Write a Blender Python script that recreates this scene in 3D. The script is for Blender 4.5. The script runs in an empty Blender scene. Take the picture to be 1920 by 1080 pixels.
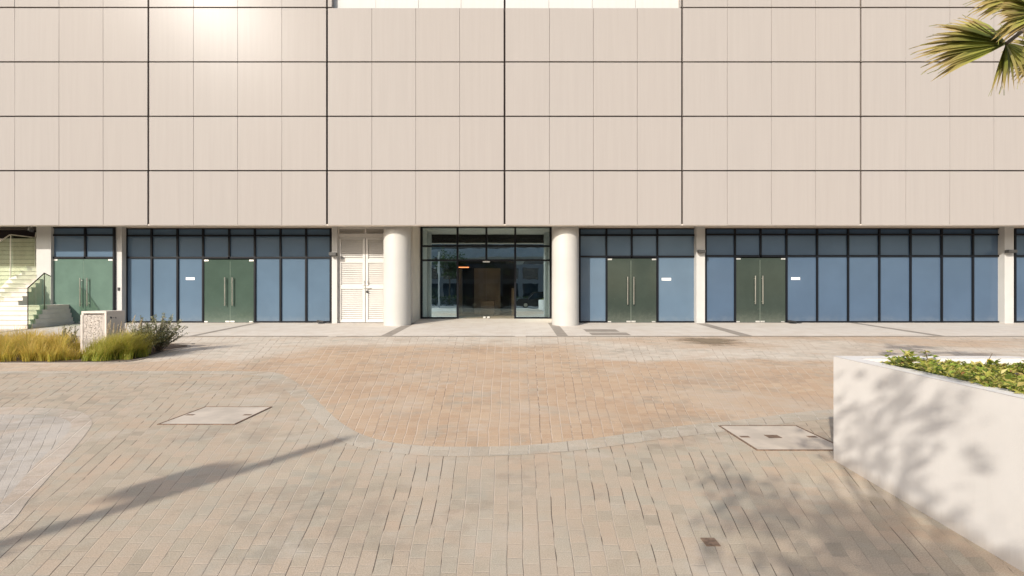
import bpy, math, random
from mathutils import Vector, Matrix
random.seed(7)
S = bpy.context.scene
COL = S.collection
F, HX, HY, CH = 930.0, 960.0, 551.0, 1.6      # focal length (photo px), vanishing point, camera height

# ---------------------------------------------------------------- camera
cam = bpy.data.cameras.new('camera'); co = bpy.data.objects.new('camera', cam); COL.objects.link(co)
cam.sensor_width = 36; cam.lens = F/1920*36; cam.shift_y = 11/1920; cam.clip_end = 2000; cam.clip_start = .05
co.location = (0, 0, CH); co.rotation_euler = (math.pi/2, 0, 0)
S.camera = co
# ---------------------------------------------------------------- light
SUN = Vector((.61, 1.0, -.6)).normalized()
w = bpy.data.worlds.new('World'); S.world = w; w.use_nodes = True
wn = w.node_tree; bg = wn.nodes['Background']; bg.inputs[1].default_value = .15
sky = wn.nodes.new('ShaderNodeTexSky'); sky.sky_type = 'NISHITA'; sky.sun_disc = False
sky.sun_elevation = math.asin(-SUN.z); sky.sun_rotation = math.atan2(-SUN.x, -SUN.y)
sky.dust_density = 2.0; sky.air_density = 1.0
wn.links.new(sky.outputs[0], bg.inputs[0])
sl = bpy.data.lights.new('sun', 'SUN'); sl.energy = 3.6; sl.angle = math.radians(.53); sl.color = (1, .945, .865)
so = bpy.data.objects.new('sun', sl); COL.objects.link(so); so.rotation_euler = SUN.to_track_quat('-Z', 'Y').to_euler()
so.location = (-10, -20, 20)
S.view_settings.view_transform = 'Standard'; S.view_settings.look = 'None'; S.view_settings.gamma = 1
S.view_settings.exposure = .40

# ---------------------------------------------------------------- helpers
def X(px, Z): return (px-HX)/F*Z
def H(py, Z): return CH+(HY-py)/F*Z
def gz(y): return max(0.0, .045*(min(y, 26.2)-18.6))      # the paving climbs gently to the building
def G(px, py):                                            # pixel of the photograph -> point on the level paving
    Z = CH*F/(py-HY); return (X(px, Z), Z)

class MB:
    def __init__(s): s.v, s.f, s.t = [], [], []
    def add(s, vs, fs, t=None):
        b = len(s.v); s.v += [tuple(p) for p in vs]; s.f += [tuple(i+b for i in f) for f in fs]
        s.t += t if t else [0.0]*len(vs)
    def box(s, x0, x1, y0, y1, z0, z1, M=None):
        vs = [Vector((x, y, z)) for x in (x0, x1) for y in (y0, y1) for z in (z0, z1)]
        if M: vs = [M @ p for p in vs]
        s.add(vs, [(0,1,3,2),(4,6,7,5),(0,4,5,1),(2,3,7,6),(0,2,6,4),(1,5,7,3)])
    def tube(s, pts, r, n=8, cap=True):
        pts = [Vector(p) for p in pts]; rs = r if isinstance(r, (list, tuple)) else [r]*len(pts)
        vs, fs = [], []
        a = None
        for i, p in enumerate(pts):
            d = (pts[min(i+1, len(pts)-1)]-pts[max(i-1, 0)]).normalized()
            if a is None:
                a = d.cross(Vector((0, 0, 1)) if abs(d.z) < .9 else Vector((1, 0, 0))).normalized()
            else: a = (a-d*a.dot(d)).normalized()
            b = d.cross(a)
            for k in range(n):
                q = 2*math.pi*k/n; vs.append(p+(a*math.cos(q)+b*math.sin(q))*rs[i])
        for i in range(len(pts)-1):
            for k in range(n):
                fs.append((i*n+k, i*n+(k+1) % n, (i+1)*n+(k+1) % n, (i+1)*n+k))
        if cap: fs += [tuple(range(n-1, -1, -1)), tuple(range((len(pts)-1)*n, len(pts)*n))]
        s.add(vs, fs)
    def lathe(s, prof, c=(0, 0), n=48):
        vs, fs = [], []
        for r, z in prof:
            for k in range(n):
                q = 2*math.pi*k/n; vs.append((c[0]+r*math.cos(q), c[1]+r*math.sin(q), z))
        for i in range(len(prof)-1):
            for k in range(n): fs.append((i*n+k, i*n+(k+1) % n, (i+1)*n+(k+1) % n, (i+1)*n+k))
        fs += [tuple(range(n-1, -1, -1)), tuple(range((len(prof)-1)*n, len(prof)*n))]
        s.add(vs, fs)
    def prism(s, poly, a, b, axis='z'):                   # outline extruded from a to b
        n = len(poly)
        def P(p, h): return (p[0], p[1], h) if axis == 'z' else ((p[0], h, p[1]) if axis == 'y' else (h, p[0], p[1]))
        vs = [P(p, a) for p in poly]+[P(p, b) for p in poly]
        fs = [tuple(range(n)), tuple(range(2*n-1, n-1, -1))]+[(i, (i+1) % n, n+(i+1) % n, n+i) for i in range(n)]
        s.add(vs, fs)
    def leaf(s, p, d, up, L, W, bend=.0):
        d = d.normalized(); sd = d.cross(up)
        if sd.length < 1e-3: sd = d.cross(Vector((1, 0, 0)))
        sd.normalize(); nn = sd.cross(d)
        m = p+d*L*.5+nn*bend*L; tip = p+d*L
        s.add([p, m+sd*W*.5, tip, m-sd*W*.5], [(0, 1, 2, 3)], [0, .5, 1, .5])
    def build(s, name, mat, parent=None, smooth=False, origin=None, bevel=0):
        me = bpy.data.meshes.new(name)
        o = bpy.data.objects.new(name, me); COL.objects.link(o)
        org = Vector(origin) if origin else Vector((0, 0, 0))
        me.from_pydata([tuple(Vector(p)-org) for p in s.v], [], s.f); me.update()
        if any(s.t):
            at = me.attributes.new('t', 'FLOAT', 'POINT'); at.data.foreach_set('value', s.t)
        me.materials.append(mat)
        if smooth:
            me.polygons.foreach_set('use_smooth', [True]*len(me.polygons))
            me.set_sharp_from_angle(angle=math.radians(40))
        o.location = org
        if parent:
            o.parent = parent
            q = parent; off = Vector((0, 0, 0))
            while q: off += q.location; q = q.parent
            o.location = org-off
        if bevel:
            b = o.modifiers.new('bevel', 'BEVEL'); b.width = bevel; b.segments = 2; b.limit_method = 'ANGLE'
        return o

def tag(o, label=None, cat=None, group=None, kind=None):
    if label: o['label'] = label
    if cat: o['category'] = cat
    if group: o['group'] = group
    if kind: o['kind'] = kind
    return o
def thing(name, loc, label, cat, group=None):
    o = bpy.data.objects.new(name, None); COL.objects.link(o); o.location = loc; o.empty_display_size = .2
    return tag(o, label, cat, group)

# ---------------------------------------------------------------- materials
class NT:
    def __init__(s, name):
        s.m = bpy.data.materials.new(name); s.m.use_nodes = True; s.n = s.m.node_tree.nodes; s.l = s.m.node_tree.links
        s.b = s.n['Principled BSDF']
    def node(s, t, **kw):
        o = s.n.new(t)
        for k, v in kw.items(): setattr(o, k, v)
        return o
    def val(s, sock, v):
        if isinstance(v, bpy.types.NodeSocket): s.l.new(v, sock)
        else: sock.default_value = v
    def math(s, op, a, b=None, c=None, clamp=False):
        o = s.node('ShaderNodeMath', operation=op, use_clamp=clamp); s.val(o.inputs[0], a)
        if b is not None: s.val(o.inputs[1], b)
        if c is not None: s.val(o.inputs[2], c)
        return o.outputs[0]
    def mix(s, f, a, b, mode='MIX'):
        o = s.node('ShaderNodeMix', data_type='RGBA', blend_type=mode); s.val(o.inputs[0], f)
        for i, c in ((6, a), (7, b)):
            if isinstance(c, bpy.types.NodeSocket): s.l.new(c, o.inputs[i])
            else: o.inputs[i].default_value = (*c, 1)
        return o.outputs[2]
    def noise(s, scale, detail=4, vec=None, rough=.55, out=0, dist=0):
        o = s.node('ShaderNodeTexNoise'); o.inputs['Scale'].default_value = scale; o.inputs['Detail'].default_value = detail
        o.inputs['Roughness'].default_value = rough; o.inputs['Distortion'].default_value = dist
        s.l.new(vec if vec else s.obj(), o.inputs[0]); return o.outputs[out]
    def obj(s):
        if not hasattr(s, 'tc'): s.tc = s.node('ShaderNodeTexCoord')
        return s.tc.outputs['Object']
    def pos(s):
        if not hasattr(s, 'ge'): s.ge = s.node('ShaderNodeNewGeometry')
        return s.ge.outputs['Position']
    def sep(s, v):
        o = s.node('ShaderNodeSeparateXYZ'); s.l.new(v, o.inputs[0]); return o.outputs
    def comb(s, x, y, z=0.0):
        o = s.node('ShaderNodeCombineXYZ')
        for i, q in enumerate((x, y, z)): s.val(o.inputs[i], q)
        return o.outputs[0]
    def mapr(s, v, a, b, c=0.0, d=1.0, smooth=True):
        o = s.node('ShaderNodeMapRange', interpolation_type='SMOOTHSTEP' if smooth else 'LINEAR')
        s.val(o.inputs[0], v)
        for i, q in zip((1, 2, 3, 4), (a, b, c, d)): o.inputs[i].default_value = q
        return o.outputs[0]
    def ramp(s, f, stops, interp='LINEAR'):
        o = s.node('ShaderNodeValToRGB'); s.l.new(f, o.inputs[0]); r = o.color_ramp; r.interpolation = interp
        while len(r.elements) < len(stops): r.elements.new(.5)
        for e, (p, c) in zip(r.elements, stops): e.position = p; e.color = (*c, 1)
        return o.outputs[0]
    def island(s):
        s.pos(); return s.ge.outputs['Random Per Island']
    def set(s, color=None, rough=None, metal=None, spec=None, bump=None, bs=.3, bd=.01, **kw):
        b = s.b
        if color is not None:
            if isinstance(color, bpy.types.NodeSocket): s.l.new(color, b.inputs['Base Color'])
            else: b.inputs['Base Color'].default_value = (*color, 1)
        if rough is not None: s.val(b.inputs['Roughness'], rough)
        if metal is not None: b.inputs['Metallic'].default_value = metal
        if spec is not None: b.inputs['Specular IOR Level'].default_value = spec
        if bump is not None:
            o = s.node('ShaderNodeBump'); o.inputs['Strength'].default_value = bs; o.inputs['Distance'].default_value = bd
            s.l.new(bump, o.inputs['Height']); s.l.new(o.outputs[0], b.inputs['Normal'])
        return s.m

def plain(name, c, rough=.6, metal=0, spec=.5, var=.12, scale=6, bs=.0):
    t = NT(name); n = t.noise(scale, 5)
    dark = tuple(q*(1-var) for q in c); lite = tuple(min(1, q*(1+var*.6)) for q in c)
    col = t.mix(t.mapr(n, .3, .7), dark, lite)
    return t.set(col, rough, metal, spec, bump=n if bs else None, bs=bs)

def fan_paving(name, row, length, stops, joint_dark, joint_light, joint=.05, dirt=None, dirtamt=.5, mask=None, light_stops=None, centre=3.5, darkpow=.5, jv=.035):
    """setts laid in a fan: the long joints spread from a point behind the camera"""
    t = NT(name); x, y, z = t.sep(t.pos())
    wob = t.noise(.8, 2, t.pos()); wx = t.math('MULTIPLY_ADD', wob, .06, x)
    u = t.math('DIVIDE', t.math('MULTIPLY', wx, 6.37/row), t.math('ADD', y, centre))
    ri = t.math('FLOOR', u); fu = t.math('FRACT', u)
    wr = t.node('ShaderNodeTexWhiteNoise', noise_dimensions='1D'); t.l.new(ri, wr.inputs['W'])
    v = t.math('ADD', t.math('MULTIPLY', y, 1/length), t.math('MULTIPLY_ADD', wr.outputs[0], .22, t.math('MULTIPLY', ri, .5)))
    vi = t.math('FLOOR', v); fv = t.math('FRACT', v)
    wn_ = t.node('ShaderNodeTexWhiteNoise', noise_dimensions='3D'); t.l.new(t.comb(ri, vi, 3.3), wn_.inputs['Vector'])
    rnd = wn_.outputs['Value']
    patch = t.noise(.55, 4, t.pos(), .6)
    f = t.math('ADD', t.math('MULTIPLY', rnd, .55), t.math('MULTIPLY', t.mapr(patch, .3, .7), .45))
    col = t.ramp(f, stops)
    if mask: col = t.mix(mask(t, x, y), t.ramp(f, light_stops), col)
    grain = t.noise(120, 3, t.pos(), .75)
    col = t.mix(.55, col, t.ramp(grain, [(.3, (.25, .24, .22)), (.7, (.8, .78, .74))]), 'OVERLAY')
    smear = t.noise(9, 4, t.pos(), .65)
    col = t.mix(t.math('MULTIPLY', t.mapr(smear, .45, .75), .22), col, (.50, .44, .36))
    blot = t.noise(1.7, 5, t.pos(), .65, dist=.3)
    col = t.mix(t.math('MULTIPLY', t.mapr(blot, .48, .66), .55), col, t.mix(t.mapr(t.noise(.9, 2, t.pos()), .4, .6), (.49, .35, .24), (.34, .325, .265)))
    if dirt:
        dn = t.noise(.33, 6, t.pos(), .62, dist=.4)
        col = t.mix(t.math('MULTIPLY', t.mapr(dn, .48, .72), dirtamt), col, dirt)
    d1 = t.noise(.42, 6, t.pos(), .62, dist=.5); d2 = t.noise(1.15, 6, t.pos(), .66, dist=.3); d3 = t.noise(3.6, 5, t.pos(), .7)
    dust = t.math('MAXIMUM', t.math('MULTIPLY', t.mapr(d1, .47, .66), .62), t.math('MULTIPLY', t.mapr(d2, .52, .70), .5))
    col = t.mix(dust, col, t.mix(t.mapr(d2, .35, .65), (.50, .385, .275), (.52, .46, .38)))
    grime = t.math('MULTIPLY', t.mapr(t.math('ADD', t.math('MULTIPLY', d3, .45), t.math('MULTIPLY', t.noise(.6, 4, t.comb(y, x, 7.0), .6), .55)), .50, .63), .36)
    col = t.mix(grime, col, (.255, .205, .155))
    clean = t.math('SUBTRACT', 1.0, t.math('MULTIPLY', dust, 1.1), clamp=True)
    # joints: dark open ones along the rows, sand-filled ones elsewhere
    def edge(q, wdt): return t.math('MAXIMUM', t.mapr(q, wdt, wdt*.35, 0, 1), t.mapr(q, 1-wdt, 1-wdt*.35, 0, 1))
    eu, ev = edge(fu, joint), edge(fv, jv)
    jn = t.noise(2.2, 3, t.pos(), .6)
    fade = t.mapr(t.noise(.45, 4, t.pos(), .6), .36, .62, .25, 1.0)
    row_dark = t.math('MULTIPLY', t.mapr(jn, .42, .54), t.mapr(wr.outputs[0], .1, darkpow))
    jc = t.mix(row_dark, joint_light, joint_dark)
    col = t.mix(t.math('MULTIPLY', eu, t.math('MULTIPLY', t.math('MAXIMUM', t.math('MULTIPLY', fade, clean), row_dark), .85)), col, jc)
    col = t.mix(t.math('MULTIPLY', ev, t.math('MULTIPLY', t.math('MULTIPLY', fade, clean), t.mapr(jn, .35, .65, .2, .65))), col, joint_light)
    hgt = t.math('SUBTRACT', t.math('MULTIPLY_ADD', rnd, .25, t.math('MULTIPLY', grain, .35)), t.math('MULTIPLY', t.math('MAXIMUM', eu, t.math('MULTIPLY', ev, .6)), .9))
    return t.set(col, .82, spec=.25, bump=hgt, bs=.45, bd=.006)

GREY = [(.0, (.325, .275, .212)), (.25, (.405, .348, .268)), (.5, (.458, .368, .28)), (.72, (.41, .365, .29)), (1, (.50, .412, .312))]
GREYL = [(.0, (.43, .39, .345)), (.4, (.47, .43, .385)), (.7, (.48, .435, .385)), (1, (.52, .465, .41))]
TAN = [(.0, (.415, .29, .192)), (.35, (.465, .325, .217)), (.65, (.49, .355, .243)), (1, (.535, .405, .283))]
LIGHT = [(.0, (.50, .445, .375)), (.5, (.57, .51, .435)), (1, (.62, .56, .49))]
def tan_mask(t, x, y):
    n = t.noise(.7, 5, t.pos(), .6); n2 = t.noise(.25, 3, t.pos(), .5)
    xx = t.math('ADD', x, t.math('MULTIPLY', t.math('SUBTRACT', n, .5), 2.2))
    yy = t.math('ADD', y, t.math('MULTIPLY', t.math('SUBTRACT', n, .5), 2.6))
    b1 = t.math('MULTIPLY', t.math('MULTIPLY', t.mapr(xx, -6.9, -5.2), t.mapr(xx, 2.9, 1.3)), t.mapr(yy, 16.4, 14.4))
    b2 = t.math('MULTIPLY', t.mapr(yy, 12.3, 11.4), t.mapr(xx, -22, -2, .35, 1))
    b3 = t.math('MULTIPLY', t.math('MULTIPLY', t.mapr(xx, 1, 5), t.mapr(yy, 13.8, 15.2)), t.mapr(n2, .4, .6, .1, .75))
    return t.math('MAXIMUM', t.math('MAXIMUM', b1, b2), b3)
M = {}
M['plaza'] = fan_paving('fan_setts', .097, .168, GREY, (.055, .04, .03), (.49, .41, .325), joint=.042, dirt=(.50, .37, .26), dirtamt=.55)
M['tan'] = fan_paving('tan_setts', .083, .20, TAN, (.24, .17, .12), (.57, .465, .365), joint=.07, dirt=(.46, .33, .23), dirtamt=.35, mask=tan_mask, light_stops=LIGHT, darkpow=.9, jv=.06)
M['greyl'] = fan_paving('pale_grey_setts', .12, .24, GREYL, (.20, .17, .14), (.55, .50, .44), joint=.04, centre=1.0)
M['band'] = fan_paving('band_setts', .15, .30, [(0, (.37, .33, .27)), (.5, (.44, .39, .315)), (1, (.50, .44, .36))], (.24, .2, .16), (.60, .54, .46), joint=.04)
M['pink'] = fan_paving('pink_setts', .15, .30, [(0, (.46, .375, .305)), (.5, (.49, .42, .35)), (1, (.52, .455, .385))], (.22, .17, .13), (.55, .48, .41), joint=.04)

def mk_pavement():
    t = NT('pale_slabs'); br = t.node('ShaderNodeTexBrick'); t.l.new(t.pos(), br.inputs[0])
    br.inputs['Color1'].default_value = (.60, .545, .475, 1); br.inputs['Color2'].default_value = (.64, .585, .51, 1)
    br.inputs['Mortar'].default_value = (.50, .45, .385, 1); br.inputs['Scale'].default_value = 1
    br.inputs['Brick Width'].default_value = 1.2; br.inputs['Row Height'].default_value = .6; br.inputs['Mortar Size'].default_value = .008
    n = t.noise(1.6, 5, t.pos(), .6)
    return t.set(t.mix(t.mapr(n, .35, .75), br.outputs[0], (.56, .49, .41)), .7, spec=.3)
M['pavement'] = mk_pavement()
M['strip'] = plain('brown_grey_slabs', (.30, .26, .215), .75, scale=3)
M['ground'] = plain('sandy_concrete', (.48, .43, .36), .85, scale=.4, var=.2)
M['asphalt'] = plain('asphalt', (.06, .06, .06), .85, scale=30, var=.3)
M['kerb'] = plain('kerb_concrete', (.5, .46, .4), .8)
M['soil'] = plain('dark_soil', (.10, .065, .04), .95, scale=20, var=.5, bs=.6)

def mk_facade(name, c, rough):
    t = NT(name); x, y, z = t.sep(t.pos())
    st = t.noise(1, 4, t.comb(t.math('MULTIPLY', x, 5.5), 0.0, t.math('MULTIPLY', z, .22)), .6)
    fine = t.noise(1, 2, t.comb(t.math('MULTIPLY', x, 60), 0.0, t.math('MULTIPLY', z, .6)), .5)
    cl = t.noise(.45, 3, t.pos())
    f = t.math('ADD', t.math('MULTIPLY', st, .5), t.math('ADD', t.math('MULTIPLY', fine, .25), .12))
    col = t.mix(t.mapr(f, .32, .68), tuple(q*.96 for q in c), tuple(q*1.03 for q in c))
    col = t.mix(t.math('MULTIPLY', t.island(), .10), col, (.34, .28, .235))
    return t.set(col, rough, spec=.04)
M['facade'] = mk_facade('beige_panel', (.345, .316, .293), .25)
M['facade_white'] = mk_facade('white_panel', (.54, .53, .505), .45)
M['joint'] = plain('dark_joint', (.035, .025, .02), .8)
M['seam'] = plain('seam_beige', (.30, .25, .21), .7)
M['soffit'] = plain('beige_soffit', (.60, .53, .45), .7, var=.06)
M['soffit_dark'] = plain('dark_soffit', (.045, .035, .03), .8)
M['white'] = plain('white_render', (.49, .475, .445), .55, var=.05, scale=1.2)
M['louvre'] = plain('white_louvre', (.58, .55, .505), .45, var=.05, scale=2)
M['col'] = plain('column_paint', (.49, .47, .43), .5, var=.05, scale=.8)
M['recess'] = plain('recess_stone', (.66, .61, .53), .6, var=.08, scale=1.2)
M['frame'] = plain('black_aluminium', (.007, .008, .011), .4, spec=.22)
M['steel'] = plain('brushed_steel', (.62, .59, .52), .28, metal=1, scale=30)
M['fitting'] = plain('satin_fitting', (.70, .68, .62), .4, metal=.7)
M['edge'] = plain('pale_glass_edge', (.30, .36, .29), .3)
M['black'] = plain('black_plastic', (.02, .02, .02), .45)
M['greyblk'] = plain('grey_black_housing', (.05, .047, .042), .5)
M['sign'] = plain('white_sticker', (.85, .85, .83), .5, var=.02)
M['backing'] = plain('dark_backing', (.02, .02, .022), .9)

def mk_blue(name, c, gl=.13):
    t = NT(name); x, y, z = t.sep(t.pos())
    n = t.noise(.6, 3, t.pos()); dust = t.mapr(t.math('ADD', z, t.math('MULTIPLY', t.noise(3, 4, t.pos()), .6)), .9, .25)
    col = t.mix(t.mapr(n, .3, .7), tuple(q*.93 for q in c), tuple(q*1.05 for q in c))
    col = t.mix(t.math('MULTIPLY', t.island(), .10), col, tuple(q*.8 for q in c))
    col = t.mix(t.math('MULTIPLY', dust, .22), col, (.36, .36, .33))
    wv = t.noise(1.1, 2, t.pos())
    m = t.set(col, gl, spec=.5, bump=wv, bs=.12, bd=.02)
    return m
M['blue'] = mk_blue('blue_backed_glass', (.100, .151, .208))
M['blue2'] = mk_blue('deep_blue_backed_glass', (.069, .109, .167))
def mk_green(name, c):
    t = NT(name); x, y, z = t.sep(t.pos())
    n = t.noise(1.6, 5, t.pos(), .6); sm = t.noise(5, 6, t.pos(), .7)
    low = t.mapr(t.math('ADD', z, t.math('MULTIPLY', sm, .8)), 1.3, .3)
    col = t.mix(t.mapr(n, .3, .75), tuple(q*.92 for q in c), tuple(q*1.06 for q in c))
    col = t.mix(t.math('MULTIPLY', low, .22), col, (.34, .36, .29))
    col = t.mix(t.math('MULTIPLY', t.mapr(sm, .60, .74), .07), col, (.42, .44, .37))
    return t.set(col, .1, spec=.5)
M['green'] = mk_green('green_film_glass', (.056, .085, .066))
M['green_dark'] = mk_green('dark_green_film_glass', (.036, .049, .040))
M['green_pale'] = mk_green('pale_green_film_glass', (.115, .175, .140))

def mk_glass(name, tint, refl, wav=.0, rough=.0, spin=1.0):
    t = NT(name); t.n.remove(t.b)
    tr = t.node('ShaderNodeBsdfTransparent'); tr.inputs[0].default_value = (*tint, 1)
    gl = t.node('ShaderNodeBsdfGlossy'); gl.inputs['Roughness'].default_value = rough; gl.inputs[0].default_value = (.70, .92, 1.0, 1)
    t.pos(); fr = t.node('ShaderNodeFresnel'); t.l.new(t.mapr(t.ge.outputs['Backfacing'], 0, 1, 1.5, 1/1.5, False), fr.inputs[0])
    if wav:
        b = t.node('ShaderNodeBump'); b.inputs['Strength'].default_value = wav; b.inputs['Distance'].default_value = .03
        t.l.new(t.noise(.9, 2, t.pos()), b.inputs['Height']); t.l.new(b.outputs[0], gl.inputs['Normal'])
    f = t.math('ADD', fr.outputs[0], refl, clamp=True)
    mx = t.node('ShaderNodeMixShader'); t.l.new(f, mx.inputs[0]); t.l.new(tr.outputs[0], mx.inputs[1]); t.l.new(gl.outputs[0], mx.inputs[2])
    t.l.new(mx.outputs[0], t.n['Material Output'].inputs[0]); return t.m
M['glass_mirror'] = mk_glass('reflective_glass', (.55, .58, .58), .60, .05)
M['glass_clear'] = mk_glass('clear_door_glass', (.93, .90, .84), .05, .03)
M['glass_rail'] = mk_glass('green_rail_glass', (.84, .89, .79), .05)

def leafmat(name, stops, rough=.5, trans=.25, tip=None):
    t = NT(name); col = t.ramp(t.island(), stops)
    if tip:
        a = t.node('ShaderNodeAttribute', attribute_name='t')
        col = t.mix(t.math('MULTIPLY', t.mapr(a.outputs['Fac'], .35, 1), .8), col, tip)
    t.set(col, rough, spec=.35)
    tl = t.node('ShaderNodeBsdfTranslucent'); t.l.new(col, tl.inputs[0])
    mx = t.node('ShaderNodeMixShader'); mx.inputs[0].default_value = trans
    t.l.new(t.b.outputs[0], mx.inputs[1]); t.l.new(tl.outputs[0], mx.inputs[2])
    t.l.new(mx.outputs[0], t.n['Material Output'].inputs[0]); return t.m
M['grass_gold'] = leafmat('straw_grass', [(0, (.36, .30, .05)), (.4, (.52, .42, .07)), (.7, (.60, .44, .09)), (1, (.40, .44, .07))], trans=.5, tip=(.74, .50, .13))
M['grass_green'] = leafmat('green_grass', [(0, (.22, .27, .03)), (.5, (.36, .39, .05)), (.78, (.50, .46, .08)), (1, (.60, .47, .12))], trans=.35, tip=(.56, .47, .13))
M['plume'] = leafmat('grass_plume', [(0, (.60, .50, .34)), (1, (.72, .62, .45))], trans=.35)
M['shrub'] = leafmat('grey_green_leaves', [(0, (.09, .11, .05)), (.5, (.16, .17, .075)), (.75, (.28, .28, .14)), (1, (.60, .56, .38))], rough=.4)
M['cover'] = leafmat('succulent_leaves', [(0, (.09, .12, .02)), (.25, (.18, .24, .03)), (.45, (.34, .33, .06)), (.62, (.50, .42, .13)), (.78, (.22, .29, .04)), (.975, (.38, .30, .10)), (1, (.36, .14, .07))], rough=.3, trans=.2)
M['palm'] = leafmat('palm_leaf', [(0, (.09, .11, .025)), (.35, (.17, .20, .04)), (.6, (.30, .32, .06)), (.85, (.38, .35, .10)), (1, (.17, .13, .05))], rough=.35, trans=.3, tip=(.42, .29, .12))
M['tree'] = leafmat('tree_leaf', [(0, (.04, .06, .02)), (1, (.09, .13, .04))])
M['bark'] = plain('bark', (.16, .12, .085), .9, scale=12, var=.4, bs=.6)
M['twig'] = plain('twig', (.14, .10, .06), .9)

# ---------------------------------------------------------------- ground and paving
def sheet(name, polys, mat, z=0.0, smooth=False):
    mb = MB()
    for p in polys: mb.add([(q[0], q[1], q[2] if len(q) > 2 else z) for q in p], [tuple(range(len(p)))])
    o = mb.build(name, mat); return tag(o, kind='structure')
def strips(name, x0, x1, ys, mat, dz):
    mb = MB()
    for a, b in zip(ys, ys[1:]):
        mb.add([(x0, a, gz(a)+dz), (x1, a, gz(a)+dz), (x1, b, gz(b)+dz), (x0, b, gz(b)+dz)], [(0, 1, 2, 3)])
    return tag(mb.build(name, mat), kind='structure')
strips('ground', -400, 400, [-400, -60, 0, 18.6, 26.2, 60, 400], M['ground'], -.012)
strips('road', -200, 200, [-16, -4.6], M['asphalt'], -.006)
mbk = MB(); mbk.box(-60, 60, -4.6, -4.45, -.1, .012); tag(mbk.build('kerb', M['kerb']), kind='structure')
strips('plaza_paving', -40, 40, [-1.5, 12.0], M['plaza'], 0)

def spline(pts, n=10):
    out = []
    P = [pts[0]]+pts+[pts[-1]]
    for i in range(1, len(P)-2):
        for k in range(n):
            s = k/n; a, b, c, d = (Vector(q) for q in P[i-1:i+3])
            out.append(tuple(.5*((2*b)+(c-a)*s+(2*a-5*b+4*c-d)*s*s+(3*b-a-3*c+d)*s**3)))
    out.append(pts[-1]); return out
inner = [(-60, 10.25), (-30, 10.25), (-16, 10.25), (-10, 10.25), (-7.6, 10.28), G(430, 696), G(510, 698), G(548, 712), G(590, 747), G(640, 793), G(700, 822), G(790, 836), G(900, 838), G(1000, 834), G(1130, 820), G(1250, 802), G(1400, 786), G(1563, 768), (6.5, 6.95), (9, 7.2), (20, 7.6), (40, 8.5)]
outer = [(-60, 9.95), (-30, 9.95), (-16, 9.95), (-10, 9.93), (-7.6, 9.92), G(425, 702), G(490, 706), G(522, 722), G(560, 754), G(612, 806), G(662, 836), G(760, 852), G(850, 856), G(980, 853), G(1100, 843), G(1240, 824), G(1400, 805), G(1563, 786), (6.5, 6.5), (9, 6.75), (20, 7.15), (40, 8.0)]
inner = spline(inner); outer = spline(outer)
def ribbon(name, A, B, mat, z):
    mb = MB(); n = len(A)
    mb.add([(*p, z) for p in A]+[(*p, z) for p in B], [(i, i+1, n+i+1, n+i) for i in range(n-1)])
    return tag(mb.build(name, mat), kind='structure')
ribbon('tan_paving', inner, [(p[0], 18.6) for p in inner], M['tan'], .0015)
ribbon('curved_paving_band', outer, inner, M['band'], .003)
po = [(-40, 7.5), (-20, 7.4), (-12, 7.25), (-9, 7.1), G(0, 763), G(95, 766), G(150, 772), G(172, 790), G(160, 815), G(118, 865), G(60, 930), G(-20, 1010), (-3.2, 2.0), (-2.6, .2)]
pi_ = [(-40, 7.1), (-20, 7.0), (-12, 6.85), (-9, 6.7), G(0, 777), G(85, 779), G(122, 786), G(134, 800), G(112, 828), G(70, 868), G(0, 945), G(-90, 1030), (-3.65, 2.0), (-3.0, .2)]
po, pi_ = spline(po), spline(pi_)
ribbon('pink_paving_band', po, pi_, M['pink'], .0025)
mb = MB(); mb.add([(*p, .0012) for p in pi_]+[(-40, .2, .0012)], [tuple(range(len(pi_)+1))]); tag(mb.build('pale_paving', M['greyl']), kind='structure')
strips('pavement', -45, 45, [18.6, 26.2], M['pavement'], .004)
for x0, x1 in ((-4.95, -4.55), (1.70, 2.12), (8.62, 9.10), (-12.2, -11.95), (16.0, 16.35), (-20.6, -20.3)):
    strips('paving_strip', x0, x1, [18.72, 23.5], M['strip'], .008)
for x0, x1 in ((-45, -6.9), (-6.6, .12), (.52, 45)):
    strips('drain_strip', x0, x1, [18.56, 18.72], M['strip'], .010)
for y0, y1, x0, x1 in ((18.95, 19.75, 3.05, 4.55), (20.0, 20.9, 3.0, 4.35)):
    strips('paving_slab', x0, x1, [y0, y1], M['strip'], .008)
# dirt mark spilled on the paving
def mk_dirt():
    t = NT('dirt_mark'); x, y, z = t.sep(t.pos())
    n = t.noise(1.3, 6, t.comb(t.math('MULTIPLY', x, .8), t.math('MULTIPLY', y, 1.0)), .7)
    dx = t.math('DIVIDE', t.math('SUBTRACT', x, 6.7), 1.2); dy = t.math('DIVIDE', t.math('SUBTRACT', y, 16.8), 1.5)
    r = t.math('SQRT', t.math('ADD', t.math('MULTIPLY', dx, dx), t.math('MULTIPLY', dy, dy)))
    f = t.mapr(t.math('ADD', r, t.math('MULTIPLY', t.math('SUBTRACT', n, .5), 2.4)), 1.1, .3)
    tr = t.node('ShaderNodeBsdfTransparent'); mx = t.node('ShaderNodeMixShader'); t.set((.25, .19, .12), .9)
    t.l.new(t.math('MULTIPLY', f, .8), mx.inputs[0]); t.l.new(tr.outputs[0], mx.inputs[1]); t.l.new(t.b.outputs[0], mx.inputs[2])
    t.l.new(mx.outputs[0], t.n['Material Output'].inputs[0]); return t.m
sheet('dirt_stain', [[(4.8, 14.6), (8.9, 14.6), (8.9, 18.5), (4.8, 18.5)]], mk_dirt(), .012)

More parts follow.
